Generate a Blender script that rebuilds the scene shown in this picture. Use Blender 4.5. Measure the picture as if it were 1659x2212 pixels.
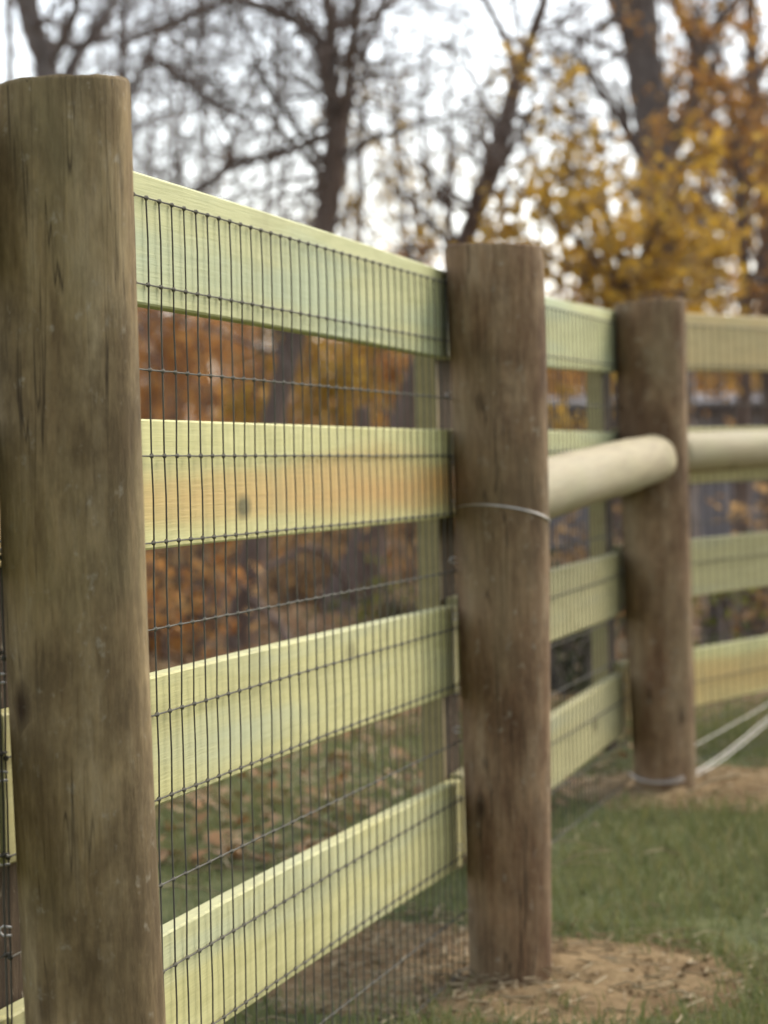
import bpy, math, random
from mathutils import Vector, Matrix, noise
R = math.radians
random.seed(11)
scene = bpy.context.scene
for o in list(bpy.data.objects): bpy.data.objects.remove(o)

# ------------------------------------------------------------------ camera
CAM = Vector((0, 0, 0.91)); PITCH = R(1.1); ROLL = R(1.2); FPX = 6276.0; IW, IH = 1659.0, 2212.0
fwd = Vector((0, math.cos(PITCH), -math.sin(PITCH)))
up0 = Vector((0, math.sin(PITCH), math.cos(PITCH))); rt0 = Vector((1, 0, 0))
crt = rt0 * math.cos(ROLL) - up0 * math.sin(ROLL)
cup = up0 * math.cos(ROLL) + rt0 * math.sin(ROLL)
cd = bpy.data.cameras.new('camera'); cam = bpy.data.objects.new('camera', cd)
scene.collection.objects.link(cam); scene.camera = cam
m = Matrix.Identity(4)
for i in range(3):
    m[i][0], m[i][1], m[i][2], m[i][3] = crt[i], cup[i], -fwd[i], CAM[i]
cam.matrix_world = m
cd.sensor_fit = 'VERTICAL'; cd.sensor_height = 36.0; cd.sensor_width = 27.0
cd.lens = 36.0 * FPX / IH
cd.clip_start = 0.05; cd.clip_end = 1500
cd.dof.use_dof = True; cd.dof.focus_distance = 3.35; cd.dof.aperture_fstop = 6.4; cd.dof.aperture_blades = 0

# ------------------------------------------------------------------ sky, sun, exposure
SUN_EL, SUN_AZ = R(42), R(40)          # azimuth clockwise from +Y: ahead of the camera, to its right
w = bpy.data.worlds.new('World'); scene.world = w; w.use_nodes = True
nt = w.node_tree; nt.nodes.clear()
wo = nt.nodes.new('ShaderNodeOutputWorld'); bg = nt.nodes.new('ShaderNodeBackground')
sk = nt.nodes.new('ShaderNodeTexSky'); sk.sky_type = 'NISHITA'; sk.sun_disc = False
sk.sun_elevation = SUN_EL; sk.sun_rotation = SUN_AZ; sk.air_density = 1.0; sk.dust_density = 2.0; sk.ozone_density = 1.0
hs = nt.nodes.new('ShaderNodeHueSaturation'); hs.inputs['Saturation'].default_value = 0.5   # thin cloud over the whole sky
nt.links.new(sk.outputs[0], hs.inputs['Color']); nt.links.new(hs.outputs[0], bg.inputs['Color'])
nt.links.new(bg.outputs[0], wo.inputs[0]); bg.inputs['Strength'].default_value = 0.15
sd = bpy.data.lights.new('sun', 'SUN'); sd.energy = 1.2; sd.angle = R(25); sd.color = (1.0, .93, .80)
so = bpy.data.objects.new('sun', sd); scene.collection.objects.link(so)
sv = Vector((math.sin(SUN_AZ) * math.cos(SUN_EL), math.cos(SUN_AZ) * math.cos(SUN_EL), math.sin(SUN_EL)))
so.rotation_euler = sv.to_track_quat('Z', 'Y').to_euler(); so.location = sv * 30
scene.view_settings.view_transform = 'Standard'; scene.view_settings.look = 'None'
scene.view_settings.gamma = 1.0; scene.view_settings.use_curve_mapping = False
scene.view_settings.exposure = 1.36

# ------------------------------------------------------------------ helpers
C = scene.collection
def at(px, py, Y):
    d = fwd + crt * ((px - 829.5) / FPX) - cup * ((py - 1106) / FPX)
    return CAM + d * (Y / d.y)
def PX(Y): return Y / FPX            # metres per photo pixel at depth Y

class MB:
    def __init__(s): s.v = []; s.f = []
    def tube(s, pts, rad, n=6, cap=True):
        pts = [Vector(p) for p in pts]; k = len(pts)
        if not hasattr(rad, '__len__'): rad = [rad] * k
        b0 = len(s.v); ref = None
        for i in range(k):
            t = (pts[min(i+1, k-1)] - pts[max(i-1, 0)])
            t = t.normalized() if t.length > 1e-9 else Vector((0, 0, 1))
            if ref is None:
                ref = Vector((1, 0, 0)) if abs(t.x) < .8 else Vector((0, 1, 0))
            a = (ref - t * ref.dot(t)).normalized(); b = t.cross(a); ref = a
            for j in range(n):
                q = 2 * math.pi * j / n
                s.v.append(pts[i] + (a * math.cos(q) + b * math.sin(q)) * rad[i])
        for i in range(k - 1):
            for j in range(n):
                j2 = (j + 1) % n
                s.f.append((b0 + i*n + j, b0 + i*n + j2, b0 + (i+1)*n + j2, b0 + (i+1)*n + j))
        if cap:
            s.f.append(tuple(b0 + j for j in reversed(range(n))))
            s.f.append(tuple(b0 + (k-1)*n + j for j in range(n)))
    def quad(s, c, u, v):
        b = len(s.v); s.v += [c - u - v*.2, c - v, c + u + v*.1, c + v]; s.f.append((b, b+1, b+2, b+3))
    def blade(s, p, h, wd, ang, lean):
        b = len(s.v); sx, sy = math.cos(ang), math.sin(ang); lx, ly = lean
        s.v += [Vector((p[0]-sx*wd, p[1]-sy*wd, p[2])), Vector((p[0]+sx*wd, p[1]+sy*wd, p[2])),
                Vector((p[0]+sx*wd*.7+lx*.35, p[1]+sy*wd*.7+ly*.35, p[2]+h*.6)), Vector((p[0]-sx*wd*.7+lx*.35, p[1]-sy*wd*.7+ly*.35, p[2]+h*.6)),
                Vector((p[0]+lx, p[1]+ly, p[2]+h))]
        s.f += [(b, b+1, b+2, b+3), (b+3, b+2, b+4)]
    def box(s, x0, x1, y0, y1, z0, z1):
        b = len(s.v)
        s.v += [Vector(p) for p in ((x0,y0,z0),(x1,y0,z0),(x1,y1,z0),(x0,y1,z0),(x0,y0,z1),(x1,y0,z1),(x1,y1,z1),(x0,y1,z1))]
        s.f += [tuple(b+i for i in q) for q in ((0,3,2,1),(4,5,6,7),(0,1,5,4),(1,2,6,5),(2,3,7,6),(3,0,4,7))]
    def mesh(s, name, smooth=True):
        me = bpy.data.meshes.new(name); me.from_pydata([tuple(p) for p in s.v], [], s.f); me.update()
        if smooth: me.polygons.foreach_set('use_smooth', [True] * len(me.polygons))
        return me
def obj(name, me, mat=None, parent=None, loc=(0,0,0), rot=(0,0,0)):
    if isinstance(me, MB): me = me.mesh(name)
    o = bpy.data.objects.new(name, me); C.objects.link(o)
    if mat and not me.materials: me.materials.append(mat)
    l = Vector(loc)
    if parent is not None:
        o.parent = parent
        p = parent; off = Vector((0,0,0))
        while p: off += p.location; p = p.parent
        l = l - off
    o.location = l; o.rotation_euler = rot
    return o
def empty(name, loc): 
    o = bpy.data.objects.new(name, None); C.objects.link(o); o.location = loc; o.empty_display_size = .2; return o
def tag(o, label=None, cat=None, group=None, kind=None):
    if label: o['label'] = label
    if cat: o['category'] = cat
    if group: o['group'] = group
    if kind: o['kind'] = kind
    return o
def smoothstep(a, b, x):
    t = max(0, min(1, (x - a) / (b - a))); return t*t*(3-2*t)
def catmull(P, n=6):
    P = [Vector(p) for p in P]; out = []
    for i in range(len(P) - 1):
        p0, p1, p2, p3 = P[max(i-1,0)], P[i], P[i+1], P[min(i+2, len(P)-1)]
        for k in range(n):
            t = k / n
            out.append(.5*((2*p1)+(p2-p0)*t+(2*p0-5*p1+4*p2-p3)*t*t+(3*p1-p0-3*p2+p3)*t**3))
    out.append(P[-1]); return out
def lerp(a, b, t): return a + (b - a) * t

# ------------------------------------------------------------------ materials
def newmat(name):
    m = bpy.data.materials.new(name); m.use_nodes = True
    t = m.node_tree; b = t.nodes['Principled BSDF']; return m, t, b
def N(t, typ, **kw):
    n = t.nodes.new(typ)
    for k, v in kw.items(): setattr(n, k, v)
    return n
def ramp(t, src, stops):
    r = N(t, 'ShaderNodeValToRGB'); e = r.color_ramp.elements
    e[0].position, e[0].color = stops[0][0], (*stops[0][1], 1)
    e[1].position, e[1].color = stops[-1][0], (*stops[-1][1], 1)
    for p, c in stops[1:-1]:
        x = e.new(p); x.color = (*c, 1)
    t.links.new(src, r.inputs[0]); return r.outputs[0]
def mapping(t, scale, coord='Object', rnd=True):
    tc = N(t, 'ShaderNodeTexCoord'); mp = N(t, 'ShaderNodeMapping'); mp.inputs['Scale'].default_value = scale
    t.links.new(tc.outputs[coord], mp.inputs['Vector'])
    if rnd:
        oi = N(t, 'ShaderNodeObjectInfo'); mu = N(t, 'ShaderNodeMath', operation='MULTIPLY'); mu.inputs[1].default_value = 37.0
        t.links.new(oi.outputs['Random'], mu.inputs[0]); cx = N(t, 'ShaderNodeCombineXYZ')
        for i in range(3): t.links.new(mu.outputs[0], cx.inputs[i])
        t.links.new(cx.outputs[0], mp.inputs['Location'])
    return mp.outputs[0]
def noise_tex(t, vec, scale, detail=4, rough=.55):
    n = N(t, 'ShaderNodeTexNoise'); n.inputs['Scale'].default_value = scale
    n.inputs['Detail'].default_value = detail; n.inputs['Roughness'].default_value = rough
    t.links.new(vec, n.inputs['Vector']); return n.outputs['Fac']
def mixc(t, fac, a, b, blend='MIX'):
    x = N(t, 'ShaderNodeMix', data_type='RGBA', blend_type=blend)
    for s, val in ((0, fac), (6, a), (7, b)):
        if isinstance(val, (int, float)): x.inputs[s].default_value = val
        elif isinstance(val, tuple): x.inputs[s].default_value = (*val, 1)
        else: t.links.new(val, x.inputs[s])
    return x.outputs[2]
def bump(t, b, h, strength, dist=.01):
    n = N(t, 'ShaderNodeBump'); n.inputs['Strength'].default_value = strength; n.inputs['Distance'].default_value = dist
    t.links.new(h, n.inputs['Height']); t.links.new(n.outputs[0], b.inputs['Normal'])

def board_mat(name, light, dark, tint, tint_lo, tint_hi, knot=True, band=None):
    m, t, b = newmat(name)
    v = mapping(t, (1.0, 5, 9))
    g = noise_tex(t, v, 5.5, 6, .6)
    col = ramp(t, g, [(.3, dark), (.5, tuple(lerp(a, c, .6) for a, c in zip(dark, light))), (.72, light)])
    v2 = mapping(t, (.55, 1, 6.5)); s = noise_tex(t, v2, 2.0, 3, .5)       # heartwood band, long in the grain
    f = ramp(t, s, [(tint_lo, (0, 0, 0)), (tint_hi, (1, 1, 1))])
    if band is not None:
        tc = N(t, 'ShaderNodeTexCoord'); sp_ = N(t, 'ShaderNodeSeparateXYZ'); t.links.new(tc.outputs['Object'], sp_.inputs[0])
        a1 = N(t, 'ShaderNodeMath', operation='MULTIPLY_ADD'); a1.inputs[1].default_value = .11; a1.inputs[2].default_value = -.055 - band
        t.links.new(s, a1.inputs[0])
        a2 = N(t, 'ShaderNodeMath', operation='ADD'); t.links.new(a1.outputs[0], a2.inputs[0]); t.links.new(sp_.outputs[2], a2.inputs[1])
        a3 = N(t, 'ShaderNodeMath', operation='ABSOLUTE'); t.links.new(a2.outputs[0], a3.inputs[0])
        core = ramp(t, a3.outputs[0], [(.036, (1, 1, 1)), (.066, (0, 0, 0))])
        col = mixc(t, core, col, tint)
        mrx = N(t, 'ShaderNodeMapRange'); mrx.inputs[1].default_value = .1; mrx.inputs[2].default_value = 2.3; t.links.new(sp_.outputs[0], mrx.inputs[0])
        dk = mixc(t, 1.0, ramp(t, a3.outputs[0], [(.004, (1, 1, 1)), (.04, (0, 0, 0))]), mrx.outputs[0], 'MULTIPLY')
        col = mixc(t, dk, col, tuple(x*k for x, k in zip(tint, (1.05, .78, .62))))
    else: col = mixc(t, f, col, tint)
    v3 = mapping(t, (3.0, .4, 6.5)); vo = N(t, 'ShaderNodeTexVoronoi'); vo.inputs['Scale'].default_value = .95
    t.links.new(v3, vo.inputs['Vector'])
    if knot:
        kf = ramp(t, vo.outputs['Distance'], [(.05, (1, 1, 1)), (.13, (0, 0, 0))])
        kr = ramp(t, vo.outputs['Color'], [(.36, (0, 0, 0)), (.4, (1, 1, 1))])
        k2 = mixc(t, 1.0, kf, kr, 'MULTIPLY')
        col = mixc(t, k2, col, (.13, .11, .035))
    gr = noise_tex(t, mapping(t, (1.5, 40, 70)), 6, 3, .6)
    col = mixc(t, .22, col, ramp(t, gr, [(.3, (.25, .25, .12)), (.7, (1, 1, .9))]), 'MULTIPLY')
    dirt = noise_tex(t, mapping(t, (4, 4, 4)), 1.6, 5, .65)
    col = mixc(t, ramp(t, dirt, [(.5, (0, 0, 0)), (.8, (.55, .55, .55))]), col, (.27, .25, .11))
    t.links.new(col, b.inputs['Base Color']); b.inputs['Roughness'].default_value = .72
    b.inputs['Specular IOR Level'].default_value = .25
    bump(t, b, gr, .25, .003); return m
M = {}
M['board'] = board_mat('treated_pine', (.54, .495, .225), (.43, .39, .16), (.45, .45, .26), .5, .72)
M['board_mint'] = board_mat('treated_pine_mint', (.50, .485, .245), (.40, .395, .185), (.39, .42, .25), .46, .66)
M['board_amber'] = board_mat('treated_pine_amber', (.58, .54, .25), (.50, .46, .19), (.50, .375, .14), .44, .58, True, -.018)
M['board_dull'] = board_mat('treated_pine_dull', (.45, .40, .19), (.36, .315, .14), (.37, .35, .2), .5, .72)
M['board_tan'] = board_mat('treated_pine_tan', (.42, .33, .15), (.34, .26, .11), (.42, .30, .12), .5, .7)
M['batten'] = board_mat('batten_pine', (.36, .29, .135), (.27, .21, .09), (.34, .29, .13), .5, .7, False)
M['log'] = board_mat('peeled_log', (.33, .27, .15), (.23, .18, .098), (.29, .25, .15), .5, .7, True)

def post_mat(name, a, bcol, c, green):
    m, t, b = newmat(name)
    st = noise_tex(t, mapping(t, (12, 12, 2.6)), 2.0, 7, .68)
    bl = noise_tex(t, mapping(t, (5, 5, 3.2)), 1.5, 6, .7)
    col = ramp(t, st, [(.32, a), (.5, bcol), (.72, c)])
    col = mixc(t, ramp(t, bl, [(.42, (0, 0, 0)), (.62, (.75, .75, .75))]), col, tuple(x*.55 for x in a))
    bl2 = noise_tex(t, mapping(t, (4, 4, 1.5)), 1.9, 3, .5)
    col = mixc(t, ramp(t, bl2, [(.5, (0, 0, 0)), (.75, (.7, .7, .7))]), col, green)
    vo = N(t, 'ShaderNodeTexVoronoi'); vo.inputs['Scale'].default_value = 1.0
    t.links.new(mapping(t, (11, 11, 5.5)), vo.inputs['Vector'])
    kf = ramp(t, vo.outputs['Distance'], [(.08, (1, 1, 1)), (.2, (0, 0, 0))])
    kr = ramp(t, vo.outputs['Color'], [(.62, (0, 0, 0)), (.66, (1, 1, 1))])
    col = mixc(t, mixc(t, 1.0, kf, kr, 'MULTIPLY'), col, (.045, .026, .012))
    sp = noise_tex(t, mapping(t, (22, 22, 16)), 2.5, 4, .7)                     # pale lichen and scuffs
    col = mixc(t, ramp(t, sp, [(.60, (0, 0, 0)), (.72, (.6, .6, .6))]), col, (.38, .33, .24))
    fib = noise_tex(t, mapping(t, (48, 48, 6)), 3.0, 6, .75)                    # fibres
    col = mixc(t, .55, col, ramp(t, fib, [(.3, (.35, .31, .27)), (.5, (.85, .84, .8)), (.7, (1.25, 1.2, 1.1))]), 'MULTIPLY')
    ck = noise_tex(t, mapping(t, (30, 30, .9)), 2.4, 2, .5)                      # drying cracks
    ckf = ramp(t, ck, [(.485, (0, 0, 0)), (.5, (.85, .85, .85)), (.515, (0, 0, 0))])
    ckm = ramp(t, noise_tex(t, mapping(t, (6, 6, 1.6)), 1.7, 2, .5), [(.5, (0, 0, 0)), (.6, (1, 1, 1))])
    col = mixc(t, mixc(t, 1.0, ckf, ckm, 'MULTIPLY'), col, (.03, .02, .012))
    t.links.new(col, b.inputs['Base Color']); b.inputs['Roughness'].default_value = .9
    b.inputs['Specular IOR Level'].default_value = .15
    hm_ = mixc(t, .5, st, fib)
    bump(t, b, hm_, .9, .008); return m
M['post'] = post_mat('weathered_post', (.165, .11, .054), (.28, .20, .10), (.385, .295, .17), (.26, .215, .108))
M['post_red'] = post_mat('weathered_post_reddish', (.15, .082, .043), (.26, .165, .09), (.36, .26, .155), (.25, .19, .105))

M['batten_shade'] = post_mat('batten_front_shaded', (.05, .03, .016), (.085, .055, .03), (.12, .085, .05), (.08, .06, .035))  # dark tone carries the shade on the battens' front faces
def metal(name, col, rough, met):
    m, t, b = newmat(name); b.inputs['Metallic'].default_value = met; b.inputs['Roughness'].default_value = rough
    n = noise_tex(t, mapping(t, (30, 30, 30)), 2, 3, .6)
    t.links.new(ramp(t, n, [(.3, tuple(x*.6 for x in col)), (.7, col)]), b.inputs['Base Color']); return m
M['wire'] = metal('dull_mesh_wire', (.085, .075, .05), .9, .0)
M['bright_wire'] = metal('galvanised_wire', (.62, .58, .52), .5, .5)

def bark(name, a, bb, sc=1):
    m, t, b = newmat(name)
    n = noise_tex(t, mapping(t, (9*sc, 9*sc, 2.5*sc)), 1.5, 5, .65)
    t.links.new(ramp(t, n, [(.3, a), (.7, bb)]), b.inputs['Base Color']); b.inputs['Roughness'].default_value = .9
    b.inputs['Specular IOR Level'].default_value = .15
    bump(t, b, n, .6, .02); return m
M['bark'] = bark('bark_dark', (.085, .056, .042), (.17, .12, .09))
M['bark_grey'] = bark('bark_grey', (.10, .08, .068), (.20, .165, .14))
M['twig'] = bark('twig_brown', (.10, .078, .065), (.18, .14, .115))
M['dead'] = bark('dead_wood', (.09, .065, .05), (.2, .15, .12))

def leafmat(name, cols, transl=.35):
    m, t, b = newmat(name)
    g = N(t, 'ShaderNodeNewGeometry')
    st = [(i / (len(cols) - 1), c) for i, c in enumerate(cols)]
    c = ramp(t, g.outputs['Random Per Island'], st)
    t.links.new(c, b.inputs['Base Color']); b.inputs['Roughness'].default_value = .7
    b.inputs['Specular IOR Level'].default_value = .2
    tr = N(t, 'ShaderNodeBsdfTranslucent'); t.links.new(c, tr.inputs[0])
    mx = N(t, 'ShaderNodeMixShader'); mx.inputs[0].default_value = transl
    out = t.nodes['Material Output']
    t.links.new(b.outputs[0], mx.inputs[1]); t.links.new(tr.outputs[0], mx.inputs[2]); t.links.new(mx.outputs[0], out.inputs[0])
    return m
M['leaf_yellow'] = leafmat('leaf_yellow', [(.27, .15, .035), (.42, .25, .04), (.50, .31, .045), (.36, .24, .07)], .5)
M['leaf_orange'] = leafmat('leaf_orange', [(.22, .10, .03), (.38, .18, .04), (.46, .26, .06), (.3, .14, .04)], .5)
M['leaf_rust'] = leafmat('leaf_rust', [(.22, .095, .035), (.36, .165, .052), (.46, .225, .065), (.50, .31, .12)], .5)
M['leaf_ochre'] = leafmat('leaf_ochre', [(.26, .15, .03), (.40, .25, .04), (.46, .29, .05), (.28, .19, .05)], .5)
M['leaf_brown'] = leafmat('leaf_brown', [(.17, .095, .04), (.29, .175, .075), (.37, .24, .11), (.22, .125, .05)], .45)
M['leaf_green'] = leafmat('leaf_green', [(.05, .06, .015), (.12, .12, .02), (.19, .18, .03), (.08, .08, .02)], .35)
M['leaf_dark'] = leafmat('leaf_dark', [(.03, .035, .012), (.06, .06, .02), (.08, .075, .025)], .25)
M['grass'] = leafmat('grass_blade', [(.11, .13, .04), (.15, .165, .055), (.21, .195, .07), (.14, .17, .075), (.28, .225, .10)], .3)
M['litter'] = leafmat('fallen_leaf', [(.16, .09, .04), (.26, .15, .065), (.34, .22, .11), (.29, .14, .05), (.18, .115, .055)], .15)
M['straw'] = leafmat('straw', [(.35, .27, .15), (.5, .4, .24), (.28, .2, .11)], .2)

def ground_mat():
    m, t, b = newmat('ground_soil')
    v = mapping(t, (1, 1, 1), rnd=False)
    n1 = noise_tex(t, v, 2.2, 6, .65); n2 = noise_tex(t, v, 14, 6, .7); n3 = noise_tex(t, v, .8, 4, .6)
    green = ramp(t, n2, [(.3, (.06, .066, .026)), (.55, (.11, .12, .045)), (.75, (.17, .155, .07))])
    brown = ramp(t, n2, [(.3, (.075, .047, .022)), (.55, (.16, .10, .05)), (.78, (.25, .17, .09))])
    tc = N(t, 'ShaderNodeTexCoord'); sx = N(t, 'ShaderNodeSeparateXYZ'); t.links.new(tc.outputs['Object'], sx.inputs[0])
    mr = N(t, 'ShaderNodeMapRange'); mr.inputs[1].default_value = 7.6; mr.inputs[2].default_value = 10.0
    mr.inputs[3].default_value = -.12; mr.inputs[4].default_value = .45; t.links.new(sx.outputs[1], mr.inputs[0])
    ad = N(t, 'ShaderNodeMath', operation='ADD'); t.links.new(n1, ad.inputs[0]); t.links.new(mr.outputs[0], ad.inputs[1])
    f = ramp(t, ad.outputs[0], [(.5, (0, 0, 0)), (.62, (1, 1, 1))])
    t.links.new(mixc(t, f, green, brown), b.inputs['Base Color']); b.inputs['Roughness'].default_value = .95
    b.inputs['Specular IOR Level'].default_value = .1; bump(t, b, n2, .8, .03); return m
M['ground'] = ground_mat()
def dirt_mat(name, a, bb, c):
    m, t, b = newmat(name); v = mapping(t, (1, 1, 1), rnd=False)
    n = noise_tex(t, v, 22, 8, .78)
    n2 = noise_tex(t, v, 4, 3, .6)
    col = mixc(t, ramp(t, n2, [(.45, (0, 0, 0)), (.65, (.7, .7, .7))]), ramp(t, n, [(.3, a), (.5, bb), (.72, c)]), a)
    t.links.new(col, b.inputs['Base Color']); b.inputs['Roughness'].default_value = 1
    b.inputs['Specular IOR Level'].default_value = .05; bump(t, b, n, 1.0, .02); return m
M['dirt'] = dirt_mat('fresh_dirt', (.16, .10, .05), (.33, .23, .12), (.47, .34, .19))

# ------------------------------------------------------------------ ground
def gz(x, y):
    return -.020 + .102 * smoothstep(5.3, 7.1, y) + .03 * smoothstep(7.5, 12, y) + .012 * noise.noise(Vector((x*1.3, y*1.3, 0))) * smoothstep(0, 1, y) \
        + .10 * noise.noise(Vector((x*.12, y*.12, 4))) * smoothstep(10, 30, y)
def axis(lo, a, b, hi, step, grow=1.28):
    out = []; x = a
    while x < b: out.append(x); x += step
    out.append(b); s = step; x = b
    while x < hi: s *= grow; x += s; out.append(min(x, hi))
    s = step; x = a; pre = []
    while x > lo: s *= grow; x -= s; pre.append(max(x, lo))
    return pre[::-1] + out
xs = axis(-300, -3, 4, 300, .12); ys = axis(-60, 2.5, 14, 900, .12)
mb = MB()
for y in ys:
    for x in xs: mb.v.append(Vector((x, y, gz(x, y))))
nx = len(xs)
for j in range(len(ys) - 1):
    for i in range(nx - 1):
        a = j*nx + i; mb.f.append((a, a+1, a+nx+1, a+nx))
tag(obj('ground', mb, M['ground']), kind='structure')

# ------------------------------------------------------------------ fence
A_ANG = R(13.3); B_ANG = R(30)
def frame(ang):
    d = Vector((math.sin(ang), math.cos(ang), 0)); far = Vector((-math.cos(ang), math.sin(ang), 0)); return d, far
dA, farA = frame(A_ANG); dB, farB = frame(B_ANG)
P1 = Vector((-.314, 2.92, 0)); P2 = Vector((.210, 5.14, 0)); P3 = Vector((.663, 7.06, 0))
P0 = P1 - dA * 2.2; P4 = P3 + dB * 2.2
fence = tag(empty('fence', (P2.x, P2.y, 0)),
            'pale treated board fence with round brown posts and wire mesh across the grass', 'fence')
POSTR = {0: .073, 1: .071, 2: .0795, 3: .0805, 4: .08}
def make_post(c, r, top, z0, seed, mat, taper=.94, lean=(0, 0), slope=0):
    mb = MB(); n = 44; H = top - z0 + .35; zs = []
    k = 46
    for i in range(k + 1): zs.append(-.35 + H * i / k)
    for i, z in enumerate(zs):
        t = i / k
        rr = r * lerp(taper, 1.0, t)
        for j in range(n):
            q = 2*math.pi*j/n
            nn = noise.noise(Vector((math.cos(q)*1.6 + seed*7, math.sin(q)*1.6, z*2.2 + seed)))
            n2 = noise.noise(Vector((math.cos(q)*7 + seed, math.sin(q)*7, z*3.0)))
            r2 = rr * (1 + .022*nn + .012*n2)
            mb.v.append(Vector((math.cos(q)*r2 + lean[0]*t + .004*math.sin(z*3+seed), math.sin(q)*r2 + lean[1]*t, z)))
    for i in range(k):
        for j in range(n):
            j2 = (j+1) % n; mb.f.append((i*n+j, i*n+j2, (i+1)*n+j2, (i+1)*n+j))
    # worn top edge, sawn a little out of level
    last = k * n
    for ri, (f, dz) in enumerate(((.985, .003), (.95, .005), (.5, .006), (.06, .004))):
        b0 = len(mb.v)
        for j in range(n):
            v = mb.v[last + j]; q = 2*math.pi*j/n
            mb.v.append(Vector((lean[0] + (v.x - lean[0])*f/(1 if ri == 0 else (.985, .95, .5)[ri-1]), lean[1] + (v.y - lean[1])*f/(1 if ri == 0 else (.985, .95, .5)[ri-1]),
                                zs[-1] + dz + .003*noise.noise(Vector((j*.35, seed, ri))))))
        for j in range(n):
            j2 = (j+1) % n; mb.f.append((last+j, last+j2, b0+j2, b0+j))
        last = b0
    mb.f.append(tuple(last + j for j in range(n)))
    for v in mb.v:
        if v.z > top - z0 - .06: v.z += slope * v.x
    return obj('post', mb, mat, fence, (c.x, c.y, z0))
posts = [make_post(P0, .073, 1.30, gz(P0.x, P0.y), 1.3, M['post']),
         make_post(P1 + Vector((.031, 0, 0)), .0725, 1.286, gz(P1.x, P1.y), 2.7, M['post'], .95, (-.0367, 0), .06),
         make_post(P2 + Vector((.004, 0, 0)), .0872, 1.272, gz(P2.x, P2.y), 5.1, M['post_red'], .80, (-.012, 0), -.03),
         make_post(P3 + Vector((.006, 0, 0)), .087, 1.268, gz(P3.x, P3.y), 8.4, M['post_red'], .83, (-.010, 0), .05),
         make_post(P4, .082, 1.28, gz(P4.x, P4.y), 9.9, M['post_red'], .93)]
MESH_GAP = .006; TH = .026; BH = .152
def bayline(Pa, Pb, ra, rb, far):      # board front plane behind the posts
    return Pa + far * (ra + MESH_GAP), Pb + far * (rb + MESH_GAP)
def make_board(a, b, za, zb, h, mat, seed, label=None):
    """a, b: ends on the board's front plane; za, zb heights of its top edge"""
    d = (b - a); L = d.length; ang = math.atan2(d.y, d.x); mb = MB(); k = 14
    rnd = random.Random(seed); ph = rnd.random()*6
    e = .0025
    prof = [(0, e), (e, 0), (h-e, 0), (h, e), (h, TH-e), (h-e, TH), (e, TH), (0, TH-e)]   # (z down from top, y)
    for i in range(k+1):
        t = i/k; x = L*t; zt = lerp(za, zb, t) + .0022*math.sin(ph + t*4.2) + .0008*noise.noise(Vector((t*9, seed, 0)))
        cy = .0025*math.sin(ph*2 + t*3)
        w = h*(1 + .006*noise.noise(Vector((t*6, seed*3.1, 1))))
        for (dz, y) in prof: mb.v.append(Vector((x, y + cy + .0025, zt - dz*w/h)))
    n = len(prof)
    for i in range(k):
        for j in range(n):
            j2 = (j+1) % n; mb.f.append((i*n+j, i*n+j2, (i+1)*n+j2, (i+1)*n+j))
    mb.f.append(tuple(range(n))[::-1]); mb.f.append(tuple(k*n + j for j in range(n)))
    z0 = (za + zb)/2 - h/2
    for v in mb.v: v.z -= z0
    o = obj('board', mb.mesh('board', False), mat, fence, (a.x, a.y, z0), (0, 0, ang))
    if label: o['label'] = label
    return o
def corner(p, far1, far2, r):           # where the two front planes meet behind the bend post
    b = (far1 + far2).normalized(); return p + b * ((r + MESH_GAP) / b.dot(far1))
r1, r2, r3 = .0725, .083, .083
L0 = P0 + farA*(r1 + MESH_GAP); L1 = P1 + farA*(r1 + MESH_GAP); L2 = P2 + farA*(r2 + MESH_GAP) + dA*.05
L3 = corner(P3, farA, farB, r3); L4 = P4 + farB*(.08 + MESH_GAP)
bays = [
  (L0, L1, [1.262, .957, .66, .36], [1.253, .957, .658, .352], BH, ['board', 'board', 'board', 'board_amber'], 10),
  (L1, L2, [1.253, .958, .658, .351], [1.236, .957, .641, .328], .155, ['board_mint', 'board_amber', 'board', 'board'], 20),
  (L2, L3, [1.235, .955, .652, .335], [1.249, .957, .665, .368], .149, ['board_mint', 'board_mint', 'board_dull', 'board_dull'], 30),
  (L3, L4, [1.256, .965, .681, .393], [1.285, .98, .685, .40], .147, ['board_tan', 'board_dull', 'board_dull', 'board_amber'], 40)]
gap = .002
for (a, b, za, zb, h, mats, sd_) in bays:
    d = (b - a).normalized()
    for i in range(4):
        make_board(a + d*gap, b - d*gap, za[i], zb[i], h, M[mats[i]], sd_ + i)
# upright battens behind the boards at each post
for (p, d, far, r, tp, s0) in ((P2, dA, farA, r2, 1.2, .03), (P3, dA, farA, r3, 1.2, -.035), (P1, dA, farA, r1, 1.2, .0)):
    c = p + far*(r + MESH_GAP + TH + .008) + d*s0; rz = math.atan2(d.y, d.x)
    mb = MB(); mb.box(0, .022, 0, .040, .2, tp)
    o = obj('batten', mb.mesh('batten', False), M['batten'], fence, (c.x, c.y, 0), (0, 0, rz))
    bv = o.modifiers.new('edge', 'BEVEL'); bv.width = .003; bv.segments = 2
    mb = MB(); mb.box(.0225, .15, .002, .030, .18, tp + .005)  # batten's front face as a separate piece, its shade put into the colour
    o = obj('batten_shaded_face', mb.mesh('batten_shaded_face', False), M['batten_shade'], fence, (c.x, c.y, 0), (0, 0, rz))
    o['label'] = 'front face of the batten behind the pale boards, with its shade put into the dark colour'
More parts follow.
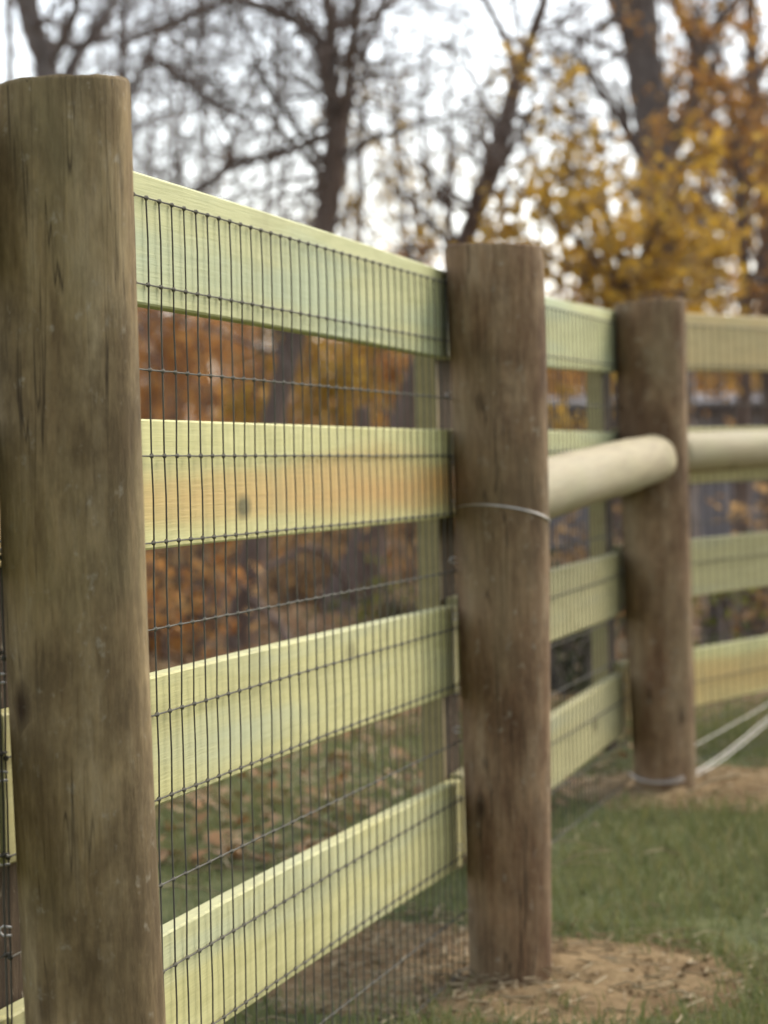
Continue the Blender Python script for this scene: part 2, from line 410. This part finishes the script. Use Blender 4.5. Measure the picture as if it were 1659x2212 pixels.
# wire mesh, stapled on the far side of the posts, in front of the boards
WR = .0011; SP = .0508; ROW = .1016; TOPW = 1.222
for (bi, (a, b, za, zb, h, mats, sd_)) in enumerate(bays):
    d = b - a; L = d.length; ang = math.atan2(d.y, d.x)
    rows = 12 if bi < 3 else 11
    if bi == 2: rows = 11
    nv = int(L / SP)
    def hwire():
        m_ = MB(); pts = []; rad = []
        x = 0
        for i in range(nv + 1):
            x = i*SP
            if i: pts.append((x - .006, 0, .0004*math.sin(i*1.7))); rad.append(WR)
            pts += [(x - .0035, 0, 0), (x, 0, 0), (x + .0035, 0, 0)]; rad += [WR*2.0, WR*3.0, WR*2.0]
            pts.append((x + .006, 0, 0)); rad.append(WR)
        pts.append((L, 0, 0)); rad.append(WR)
        m_.tube(pts, rad, 6); return m_.mesh('horizontal_wire')
    hm = hwire()
    hm.materials.append(M['wire'])
    far = Vector((-math.sin(ang), math.cos(ang), 0))
    y_off = -.0035
    base = a + far*y_off
    slope = math.atan2(zb[0] - za[0], L) * (.6 if bi else 0)
    top0 = TOPW + (za[0] - 1.252)*.6
    wm = obj('wire_mesh', hm, None, fence, (base.x, base.y, top0), (0, -slope, ang))
    def sub(name, me, loc, rot=(0,0,0)):
        o = bpy.data.objects.new(name, me); C.objects.link(o); o.parent = wm; o.location = loc; o.rotation_euler = rot; return o
    for r_ in range(1, rows + 1): sub('horizontal_wire', hm, (0, 0, -ROW*r_ + random.uniform(-.001, .001)))
    vm = MB(); H = rows*ROW
    vm.tube([(.0012*math.sin(i*1.1), .0006*math.cos(i*2.1), .002 - H*i/(rows*2) - (.004 if i == rows*2 else 0)) for i in range(rows*2 + 1)], WR, 6)
    vme = vm.mesh('vertical_wire'); vme.materials.append(M['wire'])
    for i in range(nv + 1): sub('vertical_wire', vme, (i*SP, 0, 0), (0, 0, random.uniform(-.6, .6)))
# horizontal brace logs
def make_log(a, b, ra, rb, seed):
    d = b - a; L = d.length; mb = MB(); n = 28; k = 30
    ang = math.atan2(d.y, d.x); pit = math.atan2(d.z, math.hypot(d.x, d.y))
    for i in range(k + 1):
        t = i/k; rr = lerp(ra, rb, t)
        for j in range(n):
            q = 2*math.pi*j/n
            f = 1 + .05*noise.noise(Vector((t*7 + seed, math.cos(q)*1.5, math.sin(q)*1.5))) + .02*noise.noise(Vector((t*30, q*2, seed)))
            mb.v.append(Vector((L*t, math.cos(q)*rr*f, math.sin(q)*rr*f)))
    for i in range(k):
        for j in range(n):
            j2 = (j+1) % n; mb.f.append((i*n+j, (i+1)*n+j, (i+1)*n+j2, i*n+j2))
    mb.f.append(tuple(range(n))); mb.f.append(tuple(k*n + j for j in range(n))[::-1])
    return obj('brace_log', mb, M['log'], fence, a, (0, -pit, ang))
make_log(P2 + dA*.05 + Vector((0,0,.830)), P3 - dA*.055 + Vector((0,0,.890)), .058, .060, 3)
make_log(P3 + dB*.055 + Vector((0,0,.902)), P4 - dB*.055 + Vector((0,0,.925)), .050, .052, 7)
# bracing wire
def ring(c, r, z0, amp, ph, a0=0, a1=2*math.pi, n=40):
    return [Vector((c.x + math.cos(lerp(a0, a1, i/n))*r, c.y + math.sin(lerp(a0, a1, i/n))*r, z0 + amp*math.cos(lerp(a0, a1, i/n) - ph))) for i in range(n+1)]
mb = MB(); mb.tube(ring(P2, (.0825), .80, .022, R(-125)), .0018, 6)
obj('brace_wire', mb, M['bright_wire'], fence)
g3 = gz(P3.x, P3.y)
for dz in (0, 11):
    e = P4 - dB*.07 + Vector((0, -.03, .86))
    pts = [at(1360, 1672 - dz*.3, 7.04), at(1385, 1686 - dz*.3, 6.99), at(1430, 1692 - dz*.4, 6.972), at(1480, 1684 - dz*.6, 7.0), at(1540, 1655 - dz, 7.16), at(1600, 1610 - dz, 7.36), at(1659, 1562 - dz, 7.58), at(1800, 1450, 8.05), e]
    mb = MB(); mb.tube(catmull(pts, 6), .0014, 6)
    obj('brace_wire', mb, M['bright_wire'], fence)
mb = MB(); mb.tube(catmull([P3 + Vector((.081, .02, g3 + .10)), at(1500, 1611, 7.2), at(1580, 1566, 7.4), at(1659, 1520, 7.6), at(1800, 1420, 8.05), P4 - dB*.075 + Vector((.02, 0, .88))], 6), .0011, 6)
obj('brace_wire', mb, M['bright_wire'], fence)
# staples beside the posts
sm = MB(); sm.tube([(0, 0, .004), (-.010, 0, .005), (-.014, 0, .002), (-.014, 0, -.002), (-.010, 0, -.005), (0, 0, -.004)], .0013, 5)
sme = sm.mesh('staple'); sme.materials.append(M['bright_wire'])
for (p, r, d, far) in ((P1, r1, dA, farA), (P2, r2, dA, farA), (P3, r3, dA, farA)):
    for i in range(1, 11):
        q = p + far*(r*.97) - d*(r*.15)
        o = bpy.data.objects.new('staple', sme); C.objects.link(o); o.parent = fence
        o.location = q - fence.location + Vector((0, 0, TOPW - ROW*i + random.uniform(-.03, .03)))
        o.rotation_euler = (random.uniform(-.4, .4), 0, math.atan2(-far.y, -far.x) + random.uniform(-.3, .3))

# ------------------------------------------------------------------ dirt at the posts
def mound(name, cx, cy, rx, ry, h, seed, z=None):
    mb = MB(); n = 60; k = 18
    for i in range(k + 1):
        t = i / k
        for j in range(n):
            q = 2*math.pi*j/n
            rr = t*(1 + .22*noise.noise(Vector((math.cos(q)*1.5 + seed, math.sin(q)*1.5, 0))) + .12*noise.noise(Vector((math.cos(q)*6 + seed, math.sin(q)*6, 0))))
            x = cx + math.cos(q)*rx*rr; y = cy + math.sin(q)*ry*rr
            hh = h*(1 - smoothstep(.1, 1.0, t)) + (.018*noise.noise(Vector((x*7, y*7, seed))) + .012*noise.noise(Vector((x*22, y*22, seed))))*(1 - t**3)
            mb.v.append(Vector((x, y, gz(x, y) + max(hh, 0)*1.0 + (.006 if t < .98 else -.02))))
    for i in range(k):
        for j in range(n):
            j2 = (j+1) % n; mb.f.append((i*n+j, (i+1)*n+j, (i+1)*n+j2, i*n+j2))
    return tag(obj(name, mb, M['dirt']), kind='structure')
MOUNDS = [(.29, 5.10, .33, .42, .012, 1.0), (-.02, 5.25, .28, .45, .012, 2.0), (.92, 7.10, .62, .42, .014, 3.0), (-.30, 2.9, .35, .35, .03, 4.0)]
for a in MOUNDS: mound('dirt_mound', *a)
mb = MB(); rnd = random.Random(5)
for (cx, cy, rx, ry, h, s) in MOUNDS[:3]:
    for i in range(500):
        q = rnd.random()*6.28; t = math.sqrt(rnd.random())*1.15
        x = cx + math.cos(q)*rx*t; y = cy + math.sin(q)*ry*t; r = rnd.uniform(.002, .006)*(2.2 if rnd.random() < .05 else 1)
        z = gz(x, y) + h*(1 - smoothstep(.1, 1, t)) + .008
        b0 = len(mb.v)
        for dx, dy, dz in ((1,0,0),(-1,0,0),(0,1,0),(0,-1,0),(0,0,1),(0,0,-1)):
            k = r*rnd.uniform(.6, 1.2); mb.v.append(Vector((x+dx*k, y+dy*k, z+dz*k*.8)))
        mb.f += [(b0+i_, b0+j_, b0+k_) for i_, j_, k_ in ((0,2,4),(2,1,4),(1,3,4),(3,0,4),(2,0,5),(1,2,5),(3,1,5),(0,3,5))]
tag(obj('soil_crumbs', mb, M['dirt']), 'loose crumbs of tan soil on the dirt round the posts', 'soil', kind='stuff')

# ------------------------------------------------------------------ grass and litter
def inview(x, y, mx=.3): return y > 1.5 and -.135*y - mx < x < .135*y + mx
def indirt(x, y, k=.9):
    for (cx, cy, rx, ry, h, s) in MOUNDS:
        if ((x-cx)/rx)**2 + ((y-cy)/ry)**2 < k + .5*noise.noise(Vector((x*5, y*5, 3))): return True
    return False
rnd = random.Random(21); mb = MB()
for i in range(150000):
    y = 3.9 + 7.5*rnd.random()**1.2; x = rnd.uniform(-1.8, 2.0)
    if not inview(x, y): continue
    dn = noise.noise(Vector((x*1.7, y*1.7, 9)))
    side = (x - (L2.x + (y - L2.y)*.2364))            # >0: near side of the fence
    if y > 8.2 and rnd.random() < (y - 8.2)/3: continue
    if side < 0 and rnd.random() < .45: continue
    if dn < -.25 and rnd.random() < .7: continue
    if indirt(x, y, .55) and rnd.random() < .985: continue
    if indirt(x, y, .95) and rnd.random() < .75: continue
    h = rnd.uniform(.02, .055)*(1 + .5*dn); q = rnd.random()*6.28; l = rnd.uniform(.2, .9)*h
    mb.blade((x, y, gz(x, y) - .003), h, rnd.uniform(.0012, .0026), rnd.random()*3.14, (math.cos(q)*l, math.sin(q)*l))
tag(obj('grass', mb, M['grass']), 'short patchy green grass on both sides of the fence', 'grass', kind='stuff')
mb = MB()
for i in range(48000):
    y = 6.2 + 30*rnd.random()**1.6; x = rnd.uniform(-.135*y - .5, .135*y + .5)
    if y < 9 and rnd.random() < .75: continue
    side = (x - (L2.x + (y - L2.y)*.2364))
    if y < 9.3 and side > -.1: continue
    s = rnd.uniform(.012, .032); q = rnd.random()*6.28; tl = rnd.uniform(-.6, .6)
    u = Vector((math.cos(q), math.sin(q), tl))*s; v = Vector((-math.sin(q), math.cos(q), rnd.uniform(-.5, .5)))*s*.55
    mb.quad(Vector((x, y, gz(x, y) + .012 + abs(tl)*s)), u, v)
tag(obj('leaf_litter', mb, M['litter']), 'brown fallen leaves strewn over the woodland floor behind the fence', 'leaves', kind='stuff')
mb = MB()
for i in range(900):
    y = rnd.uniform(4.6, 13); x = rnd.uniform(-.135*y - .2, .135*y + .2); L = rnd.uniform(.03, .16); q = rnd.random()*6.28
    if indirt(x, y, 1.0) and rnd.random() < .5: continue
    side = (x - (L2.x + (y - L2.y)*.2364))
    if side > 0 and rnd.random() < .6: continue
    d = Vector((math.cos(q), math.sin(q), rnd.uniform(-.05, .25)))*L; p = Vector((x, y, gz(x, y) + .012))
    mb.tube([p, p + d*.5 + Vector((0, 0, .01)), p + d], rnd.uniform(.0012, .003), 3, False)
for (cx, cy, rx, ry, h, sd_) in MOUNDS[:3]:
    for i in range(420):
        q = rnd.random()*6.28; t = math.sqrt(rnd.random())*1.2; x = cx + math.cos(q)*rx*t; y = cy + math.sin(q)*ry*t
        a = rnd.random()*6.28; L = rnd.uniform(.01, .055); d = Vector((math.cos(a), math.sin(a), rnd.uniform(-.1, .2)))*L
        p = Vector((x, y, gz(x, y) + h*(1 - smoothstep(.1, 1, t)) + .014)); mb.tube([p, p + d], rnd.uniform(.001, .0022), 3, False)
tag(obj('dry_straw', mb, M['straw']), 'scattered pale dry grass stems and twigs lying on the ground', 'straw', kind='stuff')

# ------------------------------------------------------------------ trees
def wob(rnd, k): return Vector((rnd.uniform(-1, 1), rnd.uniform(-1, 1), rnd.uniform(-1, 1)))*k
def grow(mb, rnd, p, d, L, r, level, maxlevel, leafcb=None, upb=.15, kids=5, nseg=5, spread=.9):
    pts = [p.copy()]; rad = [r]; d = d.normalized(); q = p.copy(); dirs = [d.copy()]
    for i in range(nseg):
        d = (d + wob(rnd, .28) + Vector((0, 0, upb*.3))).normalized()
        q = q + d*(L/nseg); pts.append(q.copy()); dirs.append(d.copy()); rad.append(max(r*(1 - .8*(i+1)/nseg), .0016))
    mb.tube(pts, rad, 5 if level == 0 else 3 if r < .006 else 4, False)
    if leafcb: leafcb(pts, level)
    if level < maxlevel:
        for c in range(kids):
            t = rnd.uniform(.2, 1.0)*nseg; i = min(int(t), nseg - 1); f = t - i
            pp = pts[i].lerp(pts[i+1], f)
            nd = (dirs[i] + wob(rnd, spread)).normalized()
            grow(mb, rnd, pp, nd, L*rnd.uniform(.4, .68), max(lerp(rad[i], rad[i+1], f)*.62, .002), level + 1, maxlevel, leafcb, upb, kids, max(3, nseg-1), spread)
def tree(name, label, cat, limbs, Y, mat, seed, twig=None, tw_kids=5, tw_L=.9, leaves=None, group=None, twmat=None):
    """limbs: list of (photo-traced polyline [(px,py,r_px)], extra depth); first one is the trunk"""
    rnd = random.Random(seed); tr = MB(); cr = MB(); sc = PX(Y)
    base = at(limbs[0][0][0][0], limbs[0][0][0][1], Y); base.z = gz(base.x, base.y)
    root = tag(empty(name, base), label, cat, group)
    lf = MB()
    def leafcb(pts, level):
        if not leaves or level < 1: return
        for i in range(leaves[0]):
            a = rnd.randrange(len(pts) - 1); c = pts[a].lerp(pts[a+1], rnd.random()) + wob(rnd, leaves[2]*.9)
            s = leaves[2]*rnd.uniform(.6, 1.2); u = wob(rnd, 1).normalized(); v = u.cross(wob(rnd, 1)).normalized()
            lf.quad(c, u*s*.62, v*s*.4)
    for li, (pl, dy) in enumerate(limbs):
        n = len(pl); P = [at(x, y, Y + dy*i/max(1, n-1)) for i, (x, y, r) in enumerate(pl)]; rr = [r*sc for x, y, r in pl]
        if li == 0:
            P = [Vector((base.x, base.y, base.z - .15))] + P[0:]; rr = [rr[0]*1.3] + rr
        cp = catmull(P, 5); cr_ = []
        for i in range(len(P) - 1):
            for k in range(5): cr_.append(lerp(rr[i], rr[i+1], k/5))
        cr_.append(rr[-1])
        cr_ = [x*(1 + .07*noise.noise(Vector((i*.6, li, seed)))) for i, x in enumerate(cr_)]
        tr.tube([p + wob(rnd, cr_[i]*.12) for i, p in enumerate(cp)], cr_, 9 if li == 0 else 7)
        if twig:
            for k in range(int(twig*len(cp)/10)):
                i = rnd.randrange(len(cp)//(4 if li == 0 else 8), len(cp) - 1)
                if cp[i].z < 1.2 and rnd.random() < .8: continue
                dr = (cp[i+1] - cp[i]).normalized()
                nd = (dr*.5 + wob(rnd, 1.0) + Vector((0, 0, .25))).normalized()
                grow(cr, rnd, cp[i], nd, tw_L*rnd.uniform(.5, 1.3), max(cr_[i]*rnd.uniform(.18, .42), .003), 0, 2, leafcb, .1, tw_kids)
    obj('trunk', tr, mat, root)
    if cr.v: obj('crown', cr, twmat or M['twig'], root)
    if lf.v: obj('foliage', lf, M[leaves[1]], root)
    return root

tree('bare_tree', 'slender bare tree with a forked dark trunk leaning behind the first fence bay', 'tree', [
    ([(515,1410,34),(545,1210,30),(572,1010,27),(598,880,25),(632,740,24),(688,540,25),(712,420,26),(726,300,22),(722,235,20),(705,150,17),(715,60,14),(700,-40,11)], 0),
    ([(705,160,17),(690,90,14),(655,55,12),(560,12,10),(490,2,9),(420,32,8),(330,62,7),(280,85,5)], 1.0),
    ([(736,270,10),(750,180,9),(763,70,8),(770,-40,7)], -.4),
    ([(712,290,10),(600,335,8),(510,350,8),(470,382,9),(430,410,8),(380,450,6)], .8),
    ([(722,60,9),(800,40,6),(860,-10,5)], .5),
    ([(500,348,9),(500,310,6),(530,240,4),(545,190,3)], .3)], 12, M['bark'], 4, 10, 4, .75)
tree('bare_tree', 'dark thin tree leaning steeply to the right, its forked top above the middle post', 'tree', [
    ([(755,1310,62),(775,1240,50),(800,1150,42),(850,980,34),(905,800,28),(960,640,23),(1005,520,21),(1040,430,20),(1072,325,19),(1105,215,18),(1122,150,16),(1148,80,13),(1175,0,11),(1190,-60,9)], 0),
    ([(1120,165,11),(1095,90,9),(1052,5,8),(1035,-50,6)], .6),
    ([(1030,470,9),(1020,430,8),(1055,350,8),(1040,290,6),(1048,270,4)], -.3),
    ([(1150,70,6),(1230,40,4),(1290,0,3)], .4)], 15, M['bark'], 9, 6, 4, .8)
tree('broad_tree', 'thickest grey-brown trunk with a forked limb, rising beyond the corner post', 'tree', [
    ([(1450,1130,60),(1446,900,55),(1440,700,52),(1430,500,50),(1418,330,46),(1400,200,42),(1388,100,42),(1375,0,46),(1368,-60,46)], 0),
    ([(1440,330,26),(1482,255,22),(1508,180,19),(1502,120,17),(1530,75,14),(1570,40,11),(1600,-10,9)], 1),
    ([(1505,130,13),(1490,80,12),(1465,20,11),(1450,-40,10)], -.8),
    ([(1392,140,20),(1355,60,20),(1322,-10,18),(1300,-60,16)], .6)], 22, M['bark_grey'], 13, 5, 4, 1.1)
tree('bare_tree', 'upright slim brown tree beside the forked broad trunk, over the last fence bay', 'tree', [
    ([(1672,1160,22),(1662,800,20),(1655,500,18),(1642,300,16),(1628,150,14),(1620,0,13),(1615,-60,12)], 0),
    ([(1640,320,9),(1600,260,7),(1570,200,5),(1540,120,4)], .8),
    ([(1630,180,8),(1680,100,6),(1720,20,4)], .8)], 21.3, M['bark'], 17, 12, 4, 1.1)
tree('bare_tree', 'stout bare tree standing directly behind the weathered end post', 'tree', [
    ([(130,1250,44),(122,800,36),(116,400,32),(108,200,29),(92,120,27),(66,40,25),(45,-60,23)], 0),
    ([(112,230,18),(170,120,14),(230,40,10),(260,-40,8)], .6),
    ([(100,150,12),(150,60,10),(180,-40,8)], -.5)], 17, M['bark_grey'], 23, 8, 4, .9)
tree('bare_tree', 'thin straight bare tree beside the stout one behind the weathered end post', 'tree', [
    ([(285,1200,15),(275,700,12),(268,400,10),(264,180,9),(266,60,8),(275,-60,7)], 0),
    ([(266,240,8),(320,130,8),(390,165,9),(430,200,8),(480,235,6),(540,260,4)], .5),
    ([(300,160,8),(345,70,6),(410,40,5),(470,-20,4)], .4),
    ([(270,300,6),(340,250,5),(420,235,4),(500,180,3)], .4)], 19, M['bark'], 31, 10, 4, .8)
tree('bare_tree', 'thinnest wispy bare tree left of the stout one behind the weathered end post', 'tree', [
    ([(10,1200,12),(14,700,10),(20,300,9),(22,150,8),(18,-60,7)], 0)], 21, M['bark'], 37, 9, 4, .8)
# saplings filling the wood edge
rnd = random.Random(77)
sap = [(380,27),(455,30),(560,25),(620,33),(900,34),(960,25),(1080,31),(1210,36),(1270,27),(1480,32),(1560,27),(1610,36),(200,29),(90,34),(330,37)]
for i, (px, Y) in enumerate(sap):
    b = rnd.uniform(-60, 60); x2 = px + b
    open_ = 1180 < px < 1360
    tree('sapling', 'spindly bare sapling in the tangled wood edge behind the fence', 'sapling', [
        ([(px, 985 + .8*FPX/Y, 7), (px + b*.2, 700, 6), (px + b*.4 + rnd.uniform(-15,15), 450, 5), (x2*.6 + px*.4 + rnd.uniform(-15,15), 230, 4), (x2, -60, 3)], rnd.uniform(-1, 1)),
        ([(px + b*.4, 470, 4), (px + b*.4 + rnd.choice((-1,1))*rnd.uniform(60,110), 300, 3.2), (px + rnd.uniform(-160,160), 100, 2)], rnd.uniform(-1, 1))],
        Y, M['bark'], 100 + i, 1.5 if open_ else 2.5, 4, 1.15, None if i % 4 else (1, 'leaf_brown', .05), 'bare saplings of the wood edge')

# yellow-leaved and orange-leaved trees at the wood edge
tree('yellow_tree', 'low spreading tree with clear yellow leaves beyond the corner post', 'tree', [
    ([(1330,1180,22),(1335,950,18),(1345,760,15),(1350,600,12),(1310,480,9),(1265,400,6),(1215,345,4)], 0),
    ([(1345,700,10),(1400,600,8),(1460,520,6),(1540,470,4)], .5),
    ([(1345,720,9),(1280,620,7),(1200,560,5),(1120,540,3)], .5),
    ([(1350,620,8),(1430,470,6),(1480,390,4)], -.5),
    ([(1340,640,8),(1250,520,6),(1170,450,5),(1110,400,3)], -.5),
    ([(1345,740,8),(1440,660,6),(1560,620,4)], -.3)], 14.5, M['bark'], 51, 6, 4, .42, (2, 'leaf_yellow', .06))
tree('orange_tree', 'tree with dense orange-brown leaves behind the last fence bay', 'tree', [
    ([(1600,1150,20),(1605,900,17),(1612,650,14),(1600,420,10),(1580,250,6),(1560,120,4)], 0),
    ([(1610,650,9),(1660,520,7),(1700,380,4)], .6),
    ([(1608,560,8),(1540,430,6),(1500,330,3)], .6),
    ([(1610,720,8),(1690,650,6),(1760,600,4)], .3)], 19, M['bark'], 57, 14, 4, .8, (2, 'leaf_orange', .06))
tree('hazy_tree', 'small tree with thin ochre leaves in the gap between the two leaning trunks', 'tree', [
    ([(880,1130,14),(885,850,11),(890,640,9),(870,450,7),(850,300,4)], 0),
    ([(888,640,6),(940,480,5),(970,350,3)], .6),
    ([(888,700,6),(820,560,5),(790,480,3)], .6)], 26, M['bark'], 61, 9, 4, .7, (2, 'leaf_ochre', .06))

# thicket shrubs with leaves, seen through the fence
def shrub(px, Y, h, wd, leafm, n, label, seed, name='shrub', size=.055, group=None, gap_=.0):
    rnd = random.Random(seed); b = at(px, 1000, Y); b.z = gz(b.x, b.y)
    root = tag(empty(name, b), label, 'shrub', group); st = MB(); lf = MB(); tips = []
    for i in range(9):
        q = rnd.random()*6.28; k = rnd.uniform(.2, 1)
        tip = b + Vector((math.cos(q)*wd*k, math.sin(q)*wd*k*.8, h*rnd.uniform(.55, 1)))
        mid = b.lerp(tip, .5) + wob(rnd, .15*h) ; b2 = b + Vector((math.cos(q)*.06, math.sin(q)*.06, -.05))
        c = catmull([b2, mid, tip], 5); st.tube(c, [lerp(.016, .003, j/(len(c)-1)) for j in range(len(c))], 4, False); tips.append(c)
        for j in range(5):
            p = c[rnd.randrange(2, len(c))]; e = p + wob(rnd, .35*wd + .1); e.z = max(e.z, b.z + .05)
            c2 = [p, p.lerp(e, .5) + wob(rnd, .05), e]; st.tube(c2, [.005, .004, .002], 3, False); tips.append(c2)
    for i in range(n):
        c = tips[rnd.randrange(len(tips))]; a = rnd.randrange(len(c) - 1)
        p = c[a].lerp(c[a+1], rnd.random()) + wob(rnd, .09*wd + .05)
        if p.z < b.z + .02: p.z = b.z + .02 + rnd.random()*.1
        s = size*rnd.uniform(.55, 1.25); u = wob(rnd, 1).normalized(); v = u.cross(wob(rnd, 1)).normalized()
        lf.quad(p, u*s*.62, v*s*.42)
    obj('stems', st, M['twig'], root); obj('foliage', lf, M[leafm], root); return root
rnd = random.Random(88)
rows = [(24, 60), (28, 0), (33, 45)]
k = 0
for (Y, o) in rows:
    px = -60 + o
    while px < 1740:
        if Y < 26 and 1060 < px < 1790: px += 150; continue
        left = px < 560; mid = 560 <= px < 1000
        lm = 'leaf_rust' if left else ('leaf_ochre' if mid and rnd.random() < .6 else 'leaf_rust' if mid else rnd.choice(('leaf_ochre', 'leaf_orange')))
        topy = (470 if left else 520 if mid else 640) + rnd.uniform(-30, 60)
        if Y > 30: topy -= 30
        h = (985 - topy)*PX(Y) + .8
        kind = {'leaf_rust': 'rust-brown', 'leaf_ochre': 'ochre-yellow', 'leaf_orange': 'orange'}[lm]
        shrub(px + rnd.uniform(-25, 25), Y + rnd.uniform(-1.5, 1.5), h, .72*Y/28, lm, 1500, 'dense %s leafy bush in the thicket behind the fence' % kind, 300 + k, 'thicket_bush', .06, '%s bushes of the thicket' % kind)
        px += 150; k += 1
shrub(360, 11.6, .42, .38, 'leaf_rust', 520, 'low rust-leaved bush on the ground behind the first fence bay', 401, 'low_bush', .045)
shrub(425, 13.5, .5, .4, 'leaf_brown', 450, 'low brown withered bush next to the rust-leaved one behind the first fence bay', 402, 'low_bush', .045)
shrub(640, 15.5, .55, .5, 'leaf_brown', 520, 'grey-brown brush at the foot of the two leaning trees', 403, 'low_bush', .045)
shrub(860, 13.0, .22, .35, 'leaf_green', 260, 'yellow-green weeds at the foot of the steeply leaning tree', 404, 'weed_clump', .04)
shrub(960, 14.0, .5, .35, 'leaf_brown', 380, 'low brown bush behind the middle post', 405, 'low_bush', .045)
shrub(1240, 9.6, .42, .26, 'leaf_dark', 600, 'dark green low bush in the gap before the corner post', 406, 'dark_bush', .035)
shrub(1300, 12.5, .5, .35, 'leaf_brown', 400, 'brown low bush beyond the dark green one before the corner post', 409, 'low_bush', .045)
shrub(1530, 10.6, .45, .14, 'leaf_green', 150, 'small yellow-green bush under the boards of the last fence bay', 407, 'weed_clump', .04)
shrub(1625, 12.0, .52, .42, 'leaf_brown', 500, 'brown scrub behind the lowest boards of the last fence bay', 408, 'low_bush', .045)

for i, (px, Y, h_, lm) in enumerate(((470, 17, .8, 'leaf_rust'), (560, 19, .9, 'leaf_rust'), (690, 18, .8, 'leaf_brown'), (330, 18, .9, 'leaf_rust'), (800, 20, .9, 'leaf_rust'), (920, 18.5, .9, 'leaf_brown'))):
    shrub(px, Y, h_, .62, lm, 700, 'knee-high %s brush on the litter between fence and thicket' % ('rusty' if lm == 'leaf_rust' else 'brown'), 450 + i, 'brush', .05, '%s brush on the litter' % ('rusty' if lm == 'leaf_rust' else 'brown'))
# far woodland: one mass
rnd = random.Random(99); tw = MB(); lf = MB()
for i in range(14):
    Y = rnd.uniform(42, 75); x = rnd.uniform(-.16*Y, .16*Y); b = Vector((x, Y, gz(x, Y) - .1)); H = rnd.uniform(6, 12); r = rnd.uniform(.04, .13)
    tip = b + Vector((rnd.uniform(-1.2, 1.2), rnd.uniform(-1, 1), H)); md = b.lerp(tip, .5) + wob(rnd, .4)
    c = catmull([b, md, tip], 5); tw.tube(c, [lerp(r, r*.35, j/(len(c)-1)) for j in range(len(c))], 5, False)
    for j in range(3):
        p = c[rnd.randrange(2, len(c))]; grow(tw, rnd, p, wob(rnd, 1) + Vector((0, 0, .6)), rnd.uniform(1, 2.6), r*.35, 1, 2, None, .2, 3, 4)
o = obj('far_wood', tw, M['bark_grey']); tag(o, 'distant brown bare woodland that closes the view behind the thicket', 'woodland', kind='stuff')
for i in range(26000):
    Y = rnd.uniform(38, 62); x = rnd.uniform(-.16*Y, .16*Y); z = gz(x, Y) + 2.9*rnd.random()**1.3*(1 + .35*noise.noise(Vector((x*.5, Y*.5, 1))))
    s = rnd.uniform(.05, .13); u = wob(rnd, 1).normalized(); v = u.cross(wob(rnd, 1)).normalized(); lf.quad(Vector((x, Y, z)), u*s, v*s*.65)
o = obj('far_undergrowth', lf, M['leaf_rust']); tag(o, 'mass of brown undergrowth below the distant woodland', 'undergrowth', kind='stuff')

# dead wood on the forest floor
def stick(name, label, pts, Y, mat, cat):
    P = [at(x, y, Y + dy) for x, y, r, dy in pts]; rr = [r*PX(Y) for x, y, r, dy in pts]
    c = catmull(P, 5); rad = []
    for i in range(len(rr) - 1): rad += [lerp(rr[i], rr[i+1], k/5) for k in range(5)]
    rad.append(rr[-1]); b = P[0]
    mb = MB(); mb.tube([p - b + wob(random, .006) for p in c], rad, 8)
    return tag(obj(name, mb, M[mat], None, b), label, cat)
stick('fallen_branch', 'long dark fallen branch arching between the two leaning trees', [(800,1330,6,.5),(690,1190,7,.3),(620,1205,8,.2),(550,1245,8,.1),(505,1285,8,0),(510,1420,10,-.2)], 12.6, 'bark', 'branch')
stick('fallen_branch', 'short thick dead branch propped on the litter beside the arching one', [(650,1430,10,-.3),(600,1350,10,-.1),(565,1315,8,0),(540,1290,6,.1)], 11.6, 'bark', 'branch')
stick('snag', 'broken dead stub of a tree standing just above the second board', [(788,1290,17,0),(786,1100,17,0),(785,960,16,0),(784,878,15,0)], 16.2, 'bark', 'stump')
stick('leaning_stick', 'dark stick slanting down beside the broken stub', [(930,1240,6,0),(890,960,6,0),(868,915,7,0),(820,880,5,0)], 16.6, 'bark', 'stick')

# low grey outbuilding behind the corner
sh = at(1420, 985, 23.4); sz = gz(sh.x, sh.y)
shed = tag(empty('shed', (sh.x, sh.y, sz)), 'low grey outbuilding with upright siding far behind the corner post', 'building')
m_, t_, b_ = newmat('grey_siding'); n_ = noise_tex(t_, mapping(t_, (6, 6, 1)), 3, 5, .6)
t_.links.new(ramp(t_, n_, [(.3, (.19, .165, .155)), (.7, (.30, .265, .25))]), b_.inputs['Base Color']); b_.inputs['Roughness'].default_value = .9
M['siding'] = m_
m_, t_, b_ = newmat('dark_roof'); n_ = noise_tex(t_, mapping(t_, (8, 8, 8)), 3, 4, .6)
t_.links.new(ramp(t_, n_, [(.3, (.07, .06, .06)), (.7, (.12, .10, .10))]), b_.inputs['Base Color']); b_.inputs['Roughness'].default_value = .9
M['roof'] = m_
mb = MB(); mb.box(-1.0, 1.85, .06, 1.5, -.1, 1.12); obj('wall', mb.mesh('wall', False), M['siding'], shed, shed.location)
pm = MB(); pm.box(-.072, .072, 0, .03, 0, 1.13); pme = pm.mesh('plank', False); pme.materials.append(M['siding'])
for i in range(19):
    o = bpy.data.objects.new('plank', pme); C.objects.link(o); o.parent = shed
    o.location = (-.925 + i*.15, .028 + random.uniform(-.006, .004), .02)
mb = MB(); mb.v += [Vector(p) for p in ((-1.1,-.15,1.12),(1.95,-.15,1.12),(1.95,1.6,1.22),(-1.1,1.6,1.22),(-1.1,-.15,1.18),(1.95,-.15,1.18),(1.95,1.6,1.28),(-1.1,1.6,1.28))]
mb.f += [(0,3,2,1),(4,5,6,7),(0,1,5,4),(1,2,6,5),(2,3,7,6),(3,0,4,7)]
obj('roof', mb.mesh('roof', False), M['roof'], shed, shed.location)
